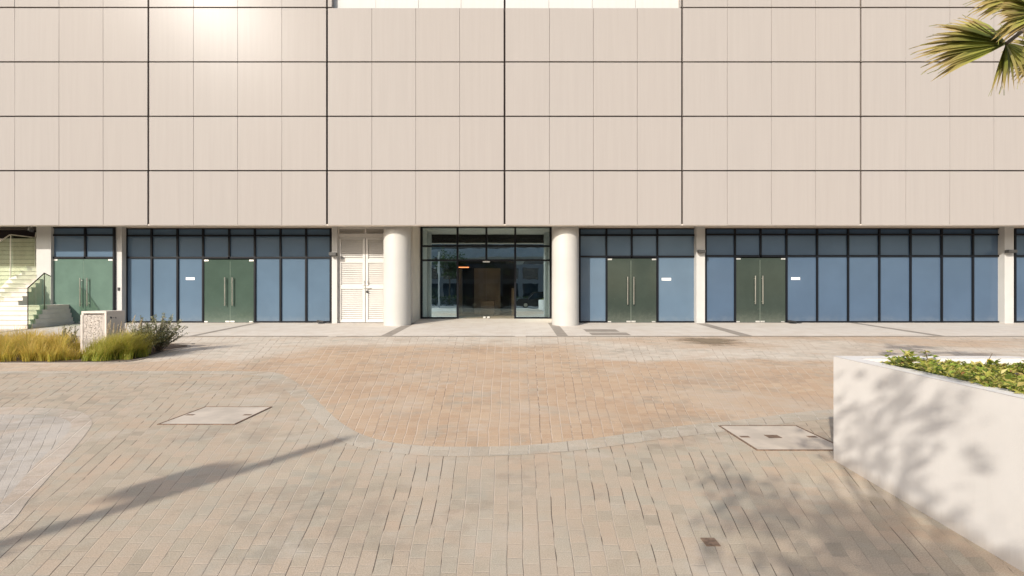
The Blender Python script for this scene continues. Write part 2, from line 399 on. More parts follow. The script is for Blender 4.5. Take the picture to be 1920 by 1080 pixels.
# planting bed at the left
bed = spline([(-40, 11.4), (-18, 11.4), G(0, 681), G(150, 680.5), G(235, 678), G(275, 670), G(318, 657), (-9.75, 14.9), (-10.6, 15.6), (-13, 15.9), (-40, 16.0)], 6)
mb = MB(); mb.add([(*p, .014) for p in bed], [tuple(range(len(bed)))]); tag(mb.build('planting_soil', M['soil']), kind='structure')
mb = MB()
for a, b in zip(bed, bed[1:]):
    a, b = Vector((*a, 0)), Vector((*b, 0)); d = (b-a)
    if d.length < 1e-4: continue
    n_ = Vector((d.y, -d.x, 0)).normalized()*.08
    mb.add([a, b, b+n_, a+n_, a+Vector((0, 0, .02)), b+Vector((0, 0, .02)), b+n_+Vector((0, 0, .02)), a+n_+Vector((0, 0, .02))],
           [(4, 5, 6, 7), (3, 2, 6, 7), (0, 1, 5, 4)])
tag(mb.build('bed_kerb', M['strip']), kind='structure')

# ---------------------------------------------------------------- the building
ZF, ZG, ZR = 21.6, 23.6, 25.6              # panel facade, shopfronts, recessed entrance
SOF = 5.1
B = thing('office_building', (0, ZG, 0), 'long building of beige panels above a row of blue glass shopfronts', 'building')
bays = [-391, -57, 278, 613, 946, 1279, 1614, 1948, 2282]
rows = [422, 320, 218, 116, 14, -88]
for i in range(8):
    for j in range(5):
        white = j == 4 and i in (3, 4)
        x0, x1 = X(bays[i], ZF), X(bays[i+1], ZF); z0, z1 = H(rows[j], ZF), H(rows[j+1], ZF)
        gx, gzz = .042, .03
        if j == 0: z0 -= .0
        mb = MB(); yy = ZF+(.30 if white else 0)
        a0, a1 = x0+gx, x1-gx
        if white and i == 3: a0 += .12
        sw = (a1-a0)/4
        for k in range(4):
            u0, u1 = a0+k*sw+(.007 if k else 0), a0+(k+1)*sw-(.007 if k < 3 else 0)
            c = Vector(((u0+u1)/2, yy+.03, (z0+z1)/2))
            R = Matrix.Translation(c) @ Matrix.Rotation(random.gauss(0, .003), 4, 'Z') @ Matrix.Rotation(random.gauss(0, .002), 4, 'X')
            hw, hh = (u1-u0)/2, (z1-z0)/2-gzz
            b0 = -hh-(gzz if j == 0 else 0)
            mb.box(-hw, hw, -.03, .03, b0, hh, R)
        p = mb.build('facade_panel', M['facade_white'] if white else M['facade'], B)
        mb = MB(); mb.box(a0+.004, a1-.004, yy+.052, yy+.09, z0+.034, z1-.034)
        mb.build('panel_seam', M['seam'], p)
xl, xr = X(bays[0], ZF), X(bays[-1], ZF); ztop = H(rows[-1], ZF)
mb = MB()
wx0, wx1 = X(613, ZF)+.03, X(1279, ZF)-.03; wz0 = H(14, ZF)+.02
mb.box(xl, wx0, ZF+.10, ZF+.35, 4.64, ztop); mb.box(wx1, xr, ZF+.10, ZF+.35, 4.64, ztop); mb.box(wx0, wx1, ZF+.10, ZF+.35, 4.64, wz0)
mb.box(wx0, wx1, ZF+.42, ZF+.55, wz0-.1, ztop)
mb.build('facade_backing', M['joint'], B)
for a, b in ((wx0, wx0+.17), (wx1-.03, wx1)):
    mb = MB(); mb.box(a, b, ZF+.02, ZF+.36, wz0+.02, ztop); mb.build('niche_reveal', M['facade'], B)
mb = MB(); mb.box(xl, xr, ZF, ZF+.5, ztop+.03, ztop+9); mb.build('upper_wall', M['facade'], B)
mb = MB(); mb.box(xl, xr, ZF+.6, 45, SOF+.3, ztop+8.8); mb.build('building_core', M['backing'], B)
# soffit and the dark back of the facade drop
mb = MB(); mb.box(xl, xr, ZF+.36, 27.2, SOF, SOF+.25); mb.build('soffit', M['soffit'], B)
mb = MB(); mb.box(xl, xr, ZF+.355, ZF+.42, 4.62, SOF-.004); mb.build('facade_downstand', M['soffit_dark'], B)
mb = MB(); mb.box(xl, xr, ZF+.02, ZF+.354, 4.58, 4.636); mb.build('drip_edge', M['soffit'], B)

FR = .041                                  # half width of a mullion
GT = H(428, ZG)                            # head of the glazing
def hz(py, Z=ZG): return H(py, Z)
def pane(mb_parent, x0, x1, z0, z1, y, mat, name='pane'):
    mb = MB(); mb.box(x0, x1, y+.03, y+.045, z0, z1); return mb.build(name, mat, mb_parent)
def shopfront(mulls, tops, y2, y3, doors, mat, topmat, Z=ZG, base=None, label=None):
    """mulls: full mullions (px); tops: mullions above the doors only; y2,y3: the two transoms; doors: (px0, px1)"""
    zb = gz(Z)+.012 if base is None else base
    fr = MB(); D0, D1 = Z-.04, Z+.09
    allx = sorted(mulls+tops)
    z2, z3 = H(y2, Z), H(y3, Z)
    def solid(px): return px not in tops
    for p in allx:
        x = X(p, Z); fr.box(x-FR, x+FR, D0, D1, zb if solid(p) else z3+FR, GT)
    pan = []
    for a, b in zip(allx, allx[1:]):
        xa, xb = X(a, Z)+FR, X(b, Z)-FR
        fr.box(xa, xb, D0+.004, D1-.004, z2-.038, z2+.038); fr.box(xa, xb, D0+.004, D1-.004, z3-.042, z3+.042)
        fr.box(xa, xb, D0+.004, D1-.004, GT-.05, GT-.002)
        pan += [(xa, xb, z2+.038, GT-.05, topmat), (xa, xb, z3+.042, z2-.038, topmat)]
        if not any(d[0]-2 <= a and b <= d[1]+2 for d in doors):
            fr.box(xa, xb, D0+.004, D1-.004, zb, zb+.07)
            pan.append((xa, xb, zb+.07, z3-.042, mat))
    f = fr.build('shopfront_frame', M['frame'], B)
    if label: f['label'] = label
    for q in pan: pane(f, q[0], q[1], q[2], q[3], Z, q[4])
    return f
def door(px0, px1, split, hx, hy0, hy1, ytop, mat, Z=ZG, hand=True, fit=True, base=None):
    zb = (gz(Z)+.02) if base is None else base; zt = H(ytop, Z)
    x0, xs, x1 = X(px0, Z)+FR, X(split, Z), X(px1, Z)-FR
    for s, (a, b) in enumerate(((x0+.01, xs-.006), (xs+.006, x1-.01))):
        mb = MB(); mb.box(a, b, Z-.004, Z+.012, zb, zt-.05); d = mb.build('glass_door', mat, B)
        if s == 0:
            t = MB(); t.box(xs-.0055, xs+.0055, Z+.001, Z+.010, zb+.08, zt-.13); t.build('edge_seal', M['edge'], d)
        if hand:
            x = X(hx[s], Z-.1); t = MB(); za, zc = H(hy1, Z-.1), H(hy0, Z-.1)
            t.tube([(x, Z-.10, za), (x, Z-.10, zc)], .026, 12)
            for zz in (za+.12, zc-.12): t.tube([(x, Z-.10, zz), (x, Z-.005, zz)], .014, 8)
            t.build('handle', M['steel'], d, smooth=True)
        if fit:
            o = b-.22 if s == 0 else a; e = a if s == 0 else b-.22
            for q in ((o+.01, o+.21, zb+.002, zb+.075), (e+.01, e+.21, zt-.12, zt-.052), (e+.01, e+.17, zb+.002, zb+.06)):
                t = MB(); t.box(q[0], q[1], Z-.02, Z+.028, q[2], q[3]); t.build('patch_fitting', M['fitting'], d)
# left bay
shopfront([98, 214], [160], 441, 483, [(98, 214)], M['blue'], M['blue'], Z=23.25)
door(98, 214, 157, (150, 163), 521, 574, 484, M['green_pale'], Z=23.25)
# second bay
shopfront([237, 284.5, 333, 381, 478, 526, 574, 620], [430], 442, 483, [(381, 478)], M['blue'], M['blue'])
door(381, 478, 431.5, (421.5, 435.5), 520, 573, 485, M['green'])
# bay right of the entrance
shopfront([1087, 1137, 1232.5, 1304], [1184.5], 441, 481, [(1137, 1232.5)], M['blue'], M['blue'])
door(1137, 1232.5, 1183, (1177, 1188.5), 519, 571, 483, M['green_dark'])
# long right bay
shopfront([1323, 1378, 1474.5, 1532, 1590, 1648.5, 1707, 1765.5, 1824, 1881], [1426], 440, 480, [(1378, 1474.5)], M['blue2'], M['blue2'])
door(1378, 1474.5, 1425, (1416.5, 1430.5), 517, 570, 482, M['green_dark'])
# last bay, cut by the frame edge
shopfront([1903, 1962, 2020, 2080], [], 440, 480, [], M['blue2'], M['blue2'])
# lintel over the glazing, back walls
mb = MB()
for a, b in ((97, 215), (237, 622), (1085, 1305), (1322, 1883), (1901, 2085)):
    mb.box(X(a, ZG)-.05, X(b, ZG)+.05, ZG-.02, ZG+.1, GT+.001, SOF-.002)
mb.build('lintel', M['soffit'], B)
mb = MB()
mb.box(X(97, ZG)-.2, X(725, ZG), ZG+.14, ZG+.3, 0, SOF-.003); mb.box(X(1062, ZG), X(2085, ZG)+.5, ZG+.14, ZG+.3, 0, SOF-.003)
mb.build('inner_wall', M['backing'], B)
# pillars
def pillar(px0, px1, Zf, Zb, name='pillar', mat='white'):
    mb = MB(); mb.box(X(px0, Zf), X(px1, Zf), Zf, Zb, gz(Zf)-.02, SOF-.002); return mb.build(name, M[mat], B, bevel=.008)
pillar(68, 95.5, 23.12, 23.3)
pillar(214.5, 228.5, 23.3, 23.7)
pillar(622, 632, 23.3, 23.7)
pillar(1306, 1322, 23.3, 23.7)
pillar(1884, 1901, 23.3, 23.7)
# round columns
for px in (745, 1060):
    x = X(px, 22.72); mb = MB(); z0 = gz(22.7)-.03
    mb.lathe([(.615, z0), (.615, H(487, 22.1)-.006), (.609, H(487, 22.1)), (.615, H(487, 22.1)+.006), (.615, SOF-.002)], (x, 22.72), 72)
    mb.build('column', M['col'], B, smooth=True)
# white louvred doors
LZ = 23.5
mb = MB(); fx0, fx1 = X(632.5, LZ), X(740, LZ); zb = gz(LZ)+.012
mb.box(fx0, X(636, LZ), LZ-.03, LZ+.1, zb, SOF-.003); mb.box(X(736.5, LZ), fx1, LZ-.03, LZ+.1, zb, SOF-.003)
mb.box(X(636, LZ), X(736.5, LZ), LZ-.03, LZ+.1, H(446, LZ), H(438, LZ)); mb.box(X(636, LZ), X(736.5, LZ), LZ-.03, LZ+.1, H(429, LZ), SOF-.003)
mb.box(X(684, LZ), X(687, LZ), LZ-.025, LZ+.1, H(438, LZ), H(429, LZ))
lf = mb.build('louvre_frame', M['louvre'], B)
mb = MB()
for k in range(3):
    z = H(437.5, LZ)+.02+k*.075
    mb.box(X(636, LZ), X(736.5, LZ), 0, .006, 0, .085, Matrix.Translation((0, LZ+.01, z)) @ Matrix.Rotation(math.radians(-38), 4, 'X'))
mb.build('louvre_slats', M['louvre'], lf)
mb = MB(); mb.box(X(630, LZ), X(742, LZ), LZ+.115, LZ+.13, 0, SOF-.004); mb.build('louvre_backing', M['seam'], lf)
for a, b, i0, i1 in ((636.6, 684.8, 640, 680.5), (686, 735.8, 690.5, 731)):
    mb = MB(); xa, xb, ja, jb = X(a, LZ), X(b, LZ), X(i0, LZ), X(i1, LZ); zt = H(446.8, LZ); z0 = zb+.02
    mb.box(xa, ja, LZ-.035, LZ+.02, z0, zt); mb.box(jb, xb, LZ-.035, LZ+.02, z0, zt)
    lv = [(600, 542), (535, 493), (486, 449)]; prev = z0
    for y0, y1 in lv:
        mb.box(ja, jb, LZ-.033, LZ+.02, prev, H(y0, LZ)); prev = H(y1, LZ)
    mb.box(ja, jb, LZ-.033, LZ+.02, prev, zt)
    d = mb.build('louvre_door', M['louvre'], B)
    mb = MB()
    for y0, y1 in lv:
        za, zc = H(y0, LZ), H(y1, LZ); n = int((zc-za)/.088); st = (zc-za)/n
        for k in range(n):
            mb.box(ja, jb, 0, .007, 0, st*1.2, Matrix.Translation((0, LZ-.022, za+k*st)) @ Matrix.Rotation(math.radians(-33), 4, 'X'))
    mb.build('louvre_slats', M['louvre'], d)
    mb = MB(); hx = X(683.5 if a < 650 else 690.5, LZ)
    mb.tube([(hx, LZ-.05, H(527, LZ)), (hx, LZ-.09, H(529, LZ)), (hx, LZ-.09, H(534, LZ)), (hx-.10, LZ-.09, H(534.5, LZ))], .014, 8)
    mb.build('handle', M['steel'], d, smooth=True)
    if a > 650:
        mb = MB(); mb.box(X(683, LZ), X(697, LZ), LZ-.06, LZ-.037, H(541.5, LZ), H(540, LZ))
        mb.tube([(X(689, LZ), LZ-.075, H(542, LZ)), (X(688, LZ), LZ-.075, H(546, LZ))], .012, 6)
        mb.build('bolt', M['steel'], d)
        mb = MB(); mb.box(X(687, LZ), X(690.5, LZ), LZ-.09, LZ-.05, H(549, LZ), H(545.5, LZ)); mb.build('padlock', M['black'], d, bevel=.008)
    else:
        for yy in (509, 538, 568, 597):
            mb = MB(); mb.tube([(xa-.012, LZ-.045, H(yy, LZ)-.06), (xa-.012, LZ-.045, H(yy, LZ)+.06)], .016, 8); mb.build('hinge', M['steel'], d)

# recessed entrance
RB = gz(ZR)+.01
xL, xR = X(788, ZR), X(1034.5, ZR)
mb = MB(); mb.box(xL-.2, xL, ZG+.05, ZR+.1, 0, SOF-.002); mb.box(xR, xR+.2, ZG+.05, ZR+.1, 0, SOF-.002)
mb.build('recess_wall', M['recess'], B)
def eh(py): return H(py, ZR)
m_all = [790.5, 858, 912, 966, 1032]
fr = MB(); D0, D1 = ZR-.05, ZR+.08; ET = eh(427)
for p in m_all:
    x = X(p, ZR); fr.box(x-.05, x+.05, D0, D1, RB if p != 912 else eh(488), min(ET, SOF-.004))
pl = []
for a, b in zip(m_all, m_all[1:]):
    xa, xb = X(a, ZR)+.05, X(b, ZR)-.05
    for py in (461.5, 488): fr.box(xa, xb, D0+.004, D1-.004, eh(py)-.045, eh(py)+.045)
    pl += [(xa, xb, eh(461.5)+.045, ET-.003), (xa, xb, eh(488)+.045, eh(461.5)-.045)]
    if a not in (858, 912):
        fr.box(xa, xb, D0+.004, D1-.004, RB, RB+.08); pl.append((xa, xb, RB+.08, eh(488)-.045))
f = fr.build('entrance_frame', M['frame'], B)
for q in pl: pane(f, *q, ZR, M['glass_mirror'])
zt = eh(488)-.05
for s, (a, b) in enumerate(((X(858, ZR)+.06, X(912, ZR)-.005), (X(912, ZR)+.005, X(966, ZR)-.06))):
    mb = MB(); mb.box(a, b, ZR, ZR+.012, RB+.01, zt); d = mb.build('glass_door', M['glass_clear'], B)
    t = MB(); e = b-.16 if s == 0 else a+.04
    t.box(e, e+.12, ZR-.02, ZR+.03, RB+.015, RB+.11); t.build('patch_fitting', M['fitting'], d)
    t = MB(); e = b-.17 if s == 0 else a; t.box(e, e+.17, ZR-.02, ZR+.03, zt-.06, zt+.01); t.build('patch_fitting', M['fitting'], d)
# lobby behind the glass
M['lobby_dark'] = plain('dark_brown_panelling', (.09, .06, .042), .4, scale=1.5)
M['lobby_floor'] = plain('lobby_floor_stone', (.34, .29, .22), .12, scale=1.5)
M['lobby_stone'] = plain('lobby_stone', (.47, .405, .31), .4, scale=1.5)
mb = MB(); lx0, lx1 = xL-1.5, xR+1.5
mb.box(lx0-.2, lx0, ZR+.12, 35, 0, SOF-.01); mb.box(lx1, lx1+.2, ZR+.12, 35, 0, SOF-.01); mb.box(lx0, lx1, 34.8, 35, 0, SOF-.01)
mb.box(lx0, lx1, ZR+.12, 34.8, 4.5, 4.7)
mb.box(lx0, xL, ZR+.11, ZR+.2, 0, 4.5); mb.box(xR, lx1, ZR+.11, ZR+.2, 0, 4.5)
mb.build('lobby_wall', M['lobby_dark'], B)
mb = MB(); mb.box(lx0, lx1, ZR+.14, 34.8, RB-.2, RB+.004); mb.build('lobby_floor', M['lobby_floor'], B)
mb = MB(); mb.box(X(889, 31), X(938, 31), 31, 31.6, RB, H(503, 31)); mb.box(X(858, 31), X(866, 31), 31, 31.4, RB, H(505, 31)); mb.box(X(959, 30), X(966, 30), 30, 30.4, RB, H(540, 30))
mb.build('lobby_pier', M['lobby_stone'], B)
mb = MB(); mb.box(X(901, 29), X(927, 29), 29, 29.5, RB, H(564, 29)); mb.build('lobby_desk', plain('desk_veneer', (.30, .25, .18), .4), B, bevel=.02)
t = NT('pendant_glow'); t.set((.8, .4, .2), .5); t.b.inputs['Emission Color'].default_value = (1, .33, .13, 1); t.b.inputs['Emission Strength'].default_value = 2.2
lamp = thing('pendant_lamp', (X(868, 28.6), 28.6, H(501, 28.6)), 'orange glowing linear pendant lamp hanging inside the lobby', 'lamp')
mb = MB(); mb.box(X(857, 28.6), X(879, 28.6), 28.56, 28.64, H(502, 28.6), H(500.5, 28.6)); mb.build('diffuser', t.m, lamp)
mb = MB(); mb.tube([(X(862, 28.6), 28.6, H(500.5, 28.6)), (X(862, 28.6), 28.6, 4.5)], .008, 5); mb.tube([(X(875, 28.6), 28.6, H(500.5, 28.6)), (X(875, 28.6), 28.6, 4.5)], .008, 5)
mb.build('cord', M['black'], lamp)

# small signs, wall lights, floor lamps
for px0, px1, py, lab in ((348, 364.5, 522.5, 'small white sticker on the blue pane left of the second green doors'),
                     (1241, 1258.5, 523.5, 'small white sticker on the wide blue pane left of the white pillar'),
                     (1484, 1500.5, 522.3, 'small white sticker on the blue pane beside the rightmost green doors')):
    mb = MB(); mb.box(X(px0, ZG), X(px1, ZG), ZG+.018, ZG+.028, H(py+2.4, ZG), H(py-2.4, ZG))
    tag(mb.build('sticker', M['sign'], origin=(X((px0+px1)/2, ZG), ZG+.02, H(py, ZG))), lab, 'sticker', 'stickers on the shopfronts')
for px0, px1, y0, y1, lab in ((617.5, 631, 473, 479.5, 'black box wall light on the thin pillar left of the white louvred doors'),
                     (1309, 1322.5, 468.5, 474, 'black box wall light on the white pillar right of the wide blue pane'),
                     (1889, 1905, 468.5, 474, 'black box wall light on the rightmost white pillar')):
    Z = 23.1; r = thing('wall_light', (X((px0+px1)/2, Z), 23.3, H((y0+y1)/2, Z)), lab, 'light', 'wall lights on the pillars')
    mb = MB(); mb.box(X(px0, Z), X(px1, Z), Z-.08, 23.24, H(y1, Z), H(y0, Z)); mb.build('housing', M['greyblk'], r, bevel=.012)
    mb = MB(); mb.box(X(px0, Z)+.08, X(px1, Z)-.08, 23.24, 23.298, H(y1, Z)+.03, H(y0, Z)-.03); mb.build('bracket', M['black'], r)
for px, py, lab in ((603, 606.5, 'small black floor spotlight at the foot of the blue glass left of the louvred doors'), (1487, 604, 'small black floor spotlight on the pavement beside the rightmost green doors')):
    Z = 23.25; x = X(px, Z); z0 = gz(Z)+.006
    r = thing('floor_spotlight', (x, Z, z0), lab, 'light', 'floor spotlights')
    mb = MB(); mb.lathe([(.16, z0), (.16, z0+.02), (.10, z0+.035)], (x, Z), 20); mb.build('base', M['black'], r)
    mb = MB(); mb.box(-.17, .17, -.06, .06, -.05, .05, Matrix.Translation((x-.05, Z, z0+.085)) @ Matrix.Rotation(.15, 4, 'Y')); mb.build('head', M['black'], r, bevel=.02)
    mb = MB(); mb.tube([(x+.16, Z, z0+.02), (x+.32, Z-.02, z0+.015), (x+.45, Z+.1, z0+.012)], .014, 6); mb.build('cable', M['black'], r)
# intercom on the left pillar
mb = MB(); x = X(223, 23.3); mb.box(x-.05, x+.05, 23.27, 23.299, H(545, 23.3), H(539, 23.3)); tag(mb.build('door_reader', M['black'], origin=(x, 23.29, H(542, 23.3)), bevel=.006), 'small dark card reader on the white pillar right of the pale green doors', 'card reader')
# security camera under the soffit at far left
cz = H(430, 22.2); cx = X(58, 22.2)
r = thing('security_camera', (cx, 22.2, SOF), 'white bullet security camera under the soffit above the stairs', 'camera')
mb = MB(); mb.tube([(cx-.1, 22.25, cz+.03), (cx+.1, 22.1, cz-.04)], .075, 14); mb.build('body', M['white'], r, smooth=True)
mb = MB(); mb.tube([(cx+.1, 22.1, cz-.04), (cx+.2, 22.03, cz-.075)], .078, 14); mb.build('hood', M['black'], r, smooth=True)
mb = MB(); mb.tube([(cx, 22.2, cz), (cx, 22.25, SOF-.002)], .025, 8); mb.build('bracket', M['white'], r)

# ---------------------------------------------------------------- stairs at far left
def mk_stone():
    t = NT('stair_stone'); n = t.noise(.9, 6, t.pos(), .7); n2 = t.noise(7, 4, t.pos(), .6)
    c = t.mix(t.mapr(n, .3, .7), (.56, .51, .44), (.70, .65, .57)); c = t.mix(t.math('MULTIPLY', t.mapr(n2, .55, .8), .35), c, (.40, .36, .30))
    return t.set(c, .7, spec=.3)
M['stone'] = mk_stone()
st0 = gz(21.0)
stairs = thing('staircase', (-22, 21.0, st0), 'pale stone staircase climbing beside the leftmost white pillar', 'stairs')
RS, TR = .199, .20
for k in range(14):
    y0 = 21.0+k*TR; xr_ = (-20.52-.06*k) if k < 5 else -21.9
    mb = MB(); mb.box(-27, xr_, y0, 24.4, st0+k*RS-(.05 if k == 0 else 0), st0+(k+1)*RS-.036)
    mb.box(-27, xr_+.012, y0-.04, 24.4, st0+(k+1)*RS-.035, st0+(k+1)*RS)
    mb.build('step', M['stone'], stairs)
topz = st0+14*RS
wall = thing('stone_wall', (-24, 24.4, 0), 'grooved stone wall behind the upper glass balustrade of the stairs', 'wall')
mb = MB(); z = topz-.4; zt = H(447, 24.4)
while z < zt-.02:
    mb.box(-30, -21.6, 24.4, 24.7, z, min(z+.19, zt)); z += .205
mb.build('stone_course', M['stone'], wall)
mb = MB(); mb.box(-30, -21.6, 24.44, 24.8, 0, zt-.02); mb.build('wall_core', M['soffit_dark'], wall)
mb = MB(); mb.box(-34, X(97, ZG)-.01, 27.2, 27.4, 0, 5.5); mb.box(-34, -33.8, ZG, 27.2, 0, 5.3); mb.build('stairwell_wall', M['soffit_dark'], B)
def balustrade(pts, label, railmat, railr, post=True):
    r = thing('glass_balustrade', (pts[0][0], pts[0][1], pts[0][2]), label, 'balustrade', 'glass balustrades of the stairs')
    for a, b in zip(pts, pts[1:]):
        mb = MB(); a0, a1 = Vector((a[0], a[1], a[2])), Vector((a[0], a[1], a[3])); b0, b1 = Vector((b[0], b[1], b[2])), Vector((b[0], b[1], b[3]))
        d = (b0-a0); n = Vector((d.y, -d.x, 0)).normalized()*.008; g = Vector((d.x, d.y, 0)).normalized()*.012
        q = [a0+g, b0-g, b1-g, a1+g]
        mb.add([p+n for p in q]+[p-n for p in q], [(0, 1, 2, 3), (7, 6, 5, 4), (0, 4, 5, 1), (1, 5, 6, 2), (2, 6, 7, 3), (3, 7, 4, 0)])
        mb.build('glass_panel', M['glass_rail'], r)
    mb = MB(); mb.tube([(p[0], p[1], p[3]) for p in pts], railr, 8); mb.build('handrail', railmat, r)
    mb = MB()
    for p in pts[:2] if post else []: mb.tube([(p[0], p[1], p[2]), (p[0], p[1], p[3])], .018, 8)
    if post: mb.build('edge_post', railmat, r)
    return r
M['darkrail'] = plain('bronze_rail', (.09, .075, .055), .4, metal=.6)
M['palerail'] = plain('pale_rail', (.66, .62, .52), .4, metal=.3)
xa, xb = X(50, 20.96), X(82, 22.0)
balustrade([(xa+.05, 20.96, gz(21), H(540, 20.96)), (xb+.03, 22.0, gz(22), H(512, 22.0)), (X(95, 22.37), 22.37, gz(22.3), H(518, 22.37))],
           'lower glass balustrade with a dark sloping handrail standing at the stair foot', M['darkrail'], .022)
y1 = 23.0
balustrade([(X(20, y1), y1, topz-.55, H(440, y1)), (X(66, 23.9), 23.9, topz, H(445.5, 23.9)), (X(67.5, 23.95), 23.95, topz, H(436, 23.95))],
           'upper glass balustrade with a pale handrail across the top of the stairs', M['palerail'], .026)
balustrade([(X(19.4, y1), y1-.03, topz-.55, H(440.5, y1)), (X(-34, 21.6), 21.6, topz-1.9, H(476, 21.6))],
           'sloping glass balustrade at the left edge of the stairs, cut by the photo edge', M['palerail'], .026, False)

# ---------------------------------------------------------------- manhole covers
M['cover'+'_slab'] = plain('manhole_paving', (.53, .455, .37), .8, scale=3, var=.15)
M['rust'] = plain('rusty_steel', (.20, .13, .085), .75, scale=25, var=.4)
def manhole(c, label):
    r = thing('manhole_cover', (c[0], c[1], .004), label, 'manhole cover', 'paved manhole covers'); h = .475; x, y = c
    mb = MB()
    for a, b, e, f_ in ((-h, h, -h, -h+.02), (-h, h, h-.02, h), (-h, -h+.02, -h+.02, h-.02), (h-.02, h, -h+.02, h-.02)): mb.box(x+a, x+b, y+e, y+f_, .001, .009)
    mb.build('rim', M['rust'], r)
    mb = MB(); mb.box(x-h+.026, x+h-.026, y-h+.026, y+h-.026, .001, .007); mb.build('lid', M['cover_slab'], r)
    for dx, dy in ((-h+.10, 0), (h-.10, 0)):
        mb = MB(); mb.box(x+dx-.05, x+dx+.05, y+dy-.03, y+dy+.03, .0072, .009); mb.build('lifting_socket', M['rust'], r)
    return r
m1 = manhole((-3.86, 6.53), 'square paved manhole cover beside the curved grey band, left of the tan paving')
m2 = manhole((2.97, 5.53), 'square paved manhole cover beside the white planter, with a small metal plate')
mb = MB(); mb.box(2.84, 2.99, 5.48, 5.60, .0072, .0095); mb.build('centre_plate', M['rust'], m2)
mb = MB(); px_, py_ = G(1332, 1017); mb.box(px_-.045, px_+.045, py_-.05, py_+.05, .001, .006)
tag(mb.build('drain_cap', M['rust'], origin=(px_, py_, .003)), 'small brown metal cap set in the paving near the planter shade', 'drain cap')

# ---------------------------------------------------------------- white planter with ground cover
pl = thing('planter', (3.1, 4.785, 0), 'white rendered planter wall filled with leafy ground cover, at right', 'planter')
OA, OB = Vector((3.10, 4.785)), Vector((2.725, .30)); dr = (OB-OA).normalized(); nr = Vector((-dr.y, dr.x))
if nr.x < 0: nr = -nr
th = .15; IA = OA+nr*th+dr*th; IB = OB+nr*th
def mk_render():
    t = NT('white_render_wall'); n = t.noise(1.3, 5, t.pos(), .6); fine = t.noise(90, 3, t.pos(), .6); x, y, z = t.sep(t.pos())
    drip = t.noise(1, 4, t.comb(t.math('MULTIPLY', y, 9), t.math('MULTIPLY', x, 9), t.math('MULTIPLY', z, .8)), .6)
    c = t.mix(t.mapr(n, .3, .7), (.68, .645, .60), (.73, .695, .65)); c = t.mix(t.math('MULTIPLY', t.mapr(drip, .55, .8), .16), c, (.52, .48, .43))
    foot = t.mapr(t.math('ADD', z, t.math('MULTIPLY', drip, .15)), .2, .07)
    c = t.mix(t.math('MULTIPLY', foot, .5), c, (.42, .35, .28))
    return t.set(c, .75, spec=.25, bump=t.math('ADD', t.math('MULTIPLY', fine, .25), n), bs=.12, bd=.02)
M['render'] = mk_render()
mb = MB()
mb.prism([tuple(OA), tuple(OB), tuple(IB), tuple(IA)], -.06, 1.0)
mb.prism([(OA.x, OA.y), (IA.x, IA.y), (4.80, IA.y), (4.80, OA.y)], -.06, 1.0)
mb.prism([(4.80, OA.y), (4.80, IA.y), (4.845, OA.y-.14), (4.86, OA.y-.05)], 0, 1.0)
mb.prism([(4.801, IA.y), (4.845, OA.y-.14), (6.2, .3), (6.05, .3)], 0, 1.0)
mb.build('planter_wall', M['render'], pl, bevel=.003)
mb = MB(); mb.add([(IA.x, IA.y, .86), (IB.x, IB.y, .86), (6.1, .3, .86), (4.85, IA.y, .86)], [(0, 1, 2, 3)]); mb.build('soil', M['soil'], pl)
mb = MB(); n = 0
rnd = random.Random(3)
def rosette(mb, p, r, k, tilt=.5):
    up = Vector((rnd.gauss(0, .3), rnd.gauss(0, .3), 1)).normalized()
    for i in range(k):
        a = i*2.4+rnd.random()*.5; d = Vector((math.cos(a), math.sin(a), tilt+rnd.gauss(0, .3)))
        mb.leaf(p, d, up, r*rnd.uniform(.7, 1.15), r*rnd.uniform(.38, .55), rnd.uniform(.05, .2))
for _ in range(5200):
    y = rnd.uniform(1.2, IA.y-.01); xi = OA.x+(OA.y-y)/(OA.y-OB.y)*(OB.x-OA.x)+th*.62
    x = xi+abs(rnd.gauss(0, .9)) if rnd.random() < .7 else rnd.uniform(xi, 5.2)
    z0_ = .085 if x < xi+.07 and y < 4.25 else 0; far = min(1, max(0, (IA.y-y)/.6)); lump = .5+.5*math.sin(x*5.1+1.3)*math.sin(y*4.3)
    if y > IA.y-.45 and x < xi+.16 and rnd.random() < .75: continue
    z = .885+z0_+far*.05*rnd.random()+.09*lump*rnd.random()+.03*rnd.random()
    rosette(mb, Vector((x, y, z+(.05*rnd.random() if rnd.random() < .12 else 0))), rnd.choice((.03, .036, .045, .055, .066)), rnd.randint(3, 6), rnd.uniform(.2, .9))
gc = mb.build('ground_cover', M['cover'], origin=(3.6, 3.5, .86)); tag(gc, 'low yellow green leafy ground cover filling the white planter', 'ground cover', kind='stuff')
sp = thing('leafy_sprig', (3.8, 4.5, .88), 'tallest leafy sprig rising above the planter ground cover', 'plant')
sx, sy = X(1738, 4.5), 4.5
mb = MB(); mb.tube([(sx+.03, sy, .86), (sx+.01, sy, .99), (sx-.02, sy, H(656, 4.5))], [.006, .005, .003], 6); mb.build('stem', M['twig'], sp)
mb = MB(); rosette(mb, Vector((sx-.02, sy, H(660, 4.5))), .06, 6, .1); rosette(mb, Vector((sx, sy, H(668, 4.5))), .055, 5, .1); rosette(mb, Vector((sx+.02, sy, H(688, 4.5))), .05, 5, .3); mb.build('leaves', M['cover'], sp)
fl = thing('yellow_flower', (X(1851, 4.45), 4.45, .9), 'single yellow flower beside a bare stalk in the planter', 'flower')
M['petal'] = plain('yellow_petal', (.75, .48, .05), .5)
fx, fz = X(1851, 4.45), H(677, 4.45)
mb = MB(); mb.tube([(fx, 4.45, .86), (fx, 4.45, fz)], .004, 6); mb.tube([(fx-.03, 4.46, .9), (fx+.02, 4.46, H(676, 4.45)), (fx+.055, 4.46, H(663, 4.45))], .0025, 5); mb.build('stem', M['twig'], fl)
mb = MB()
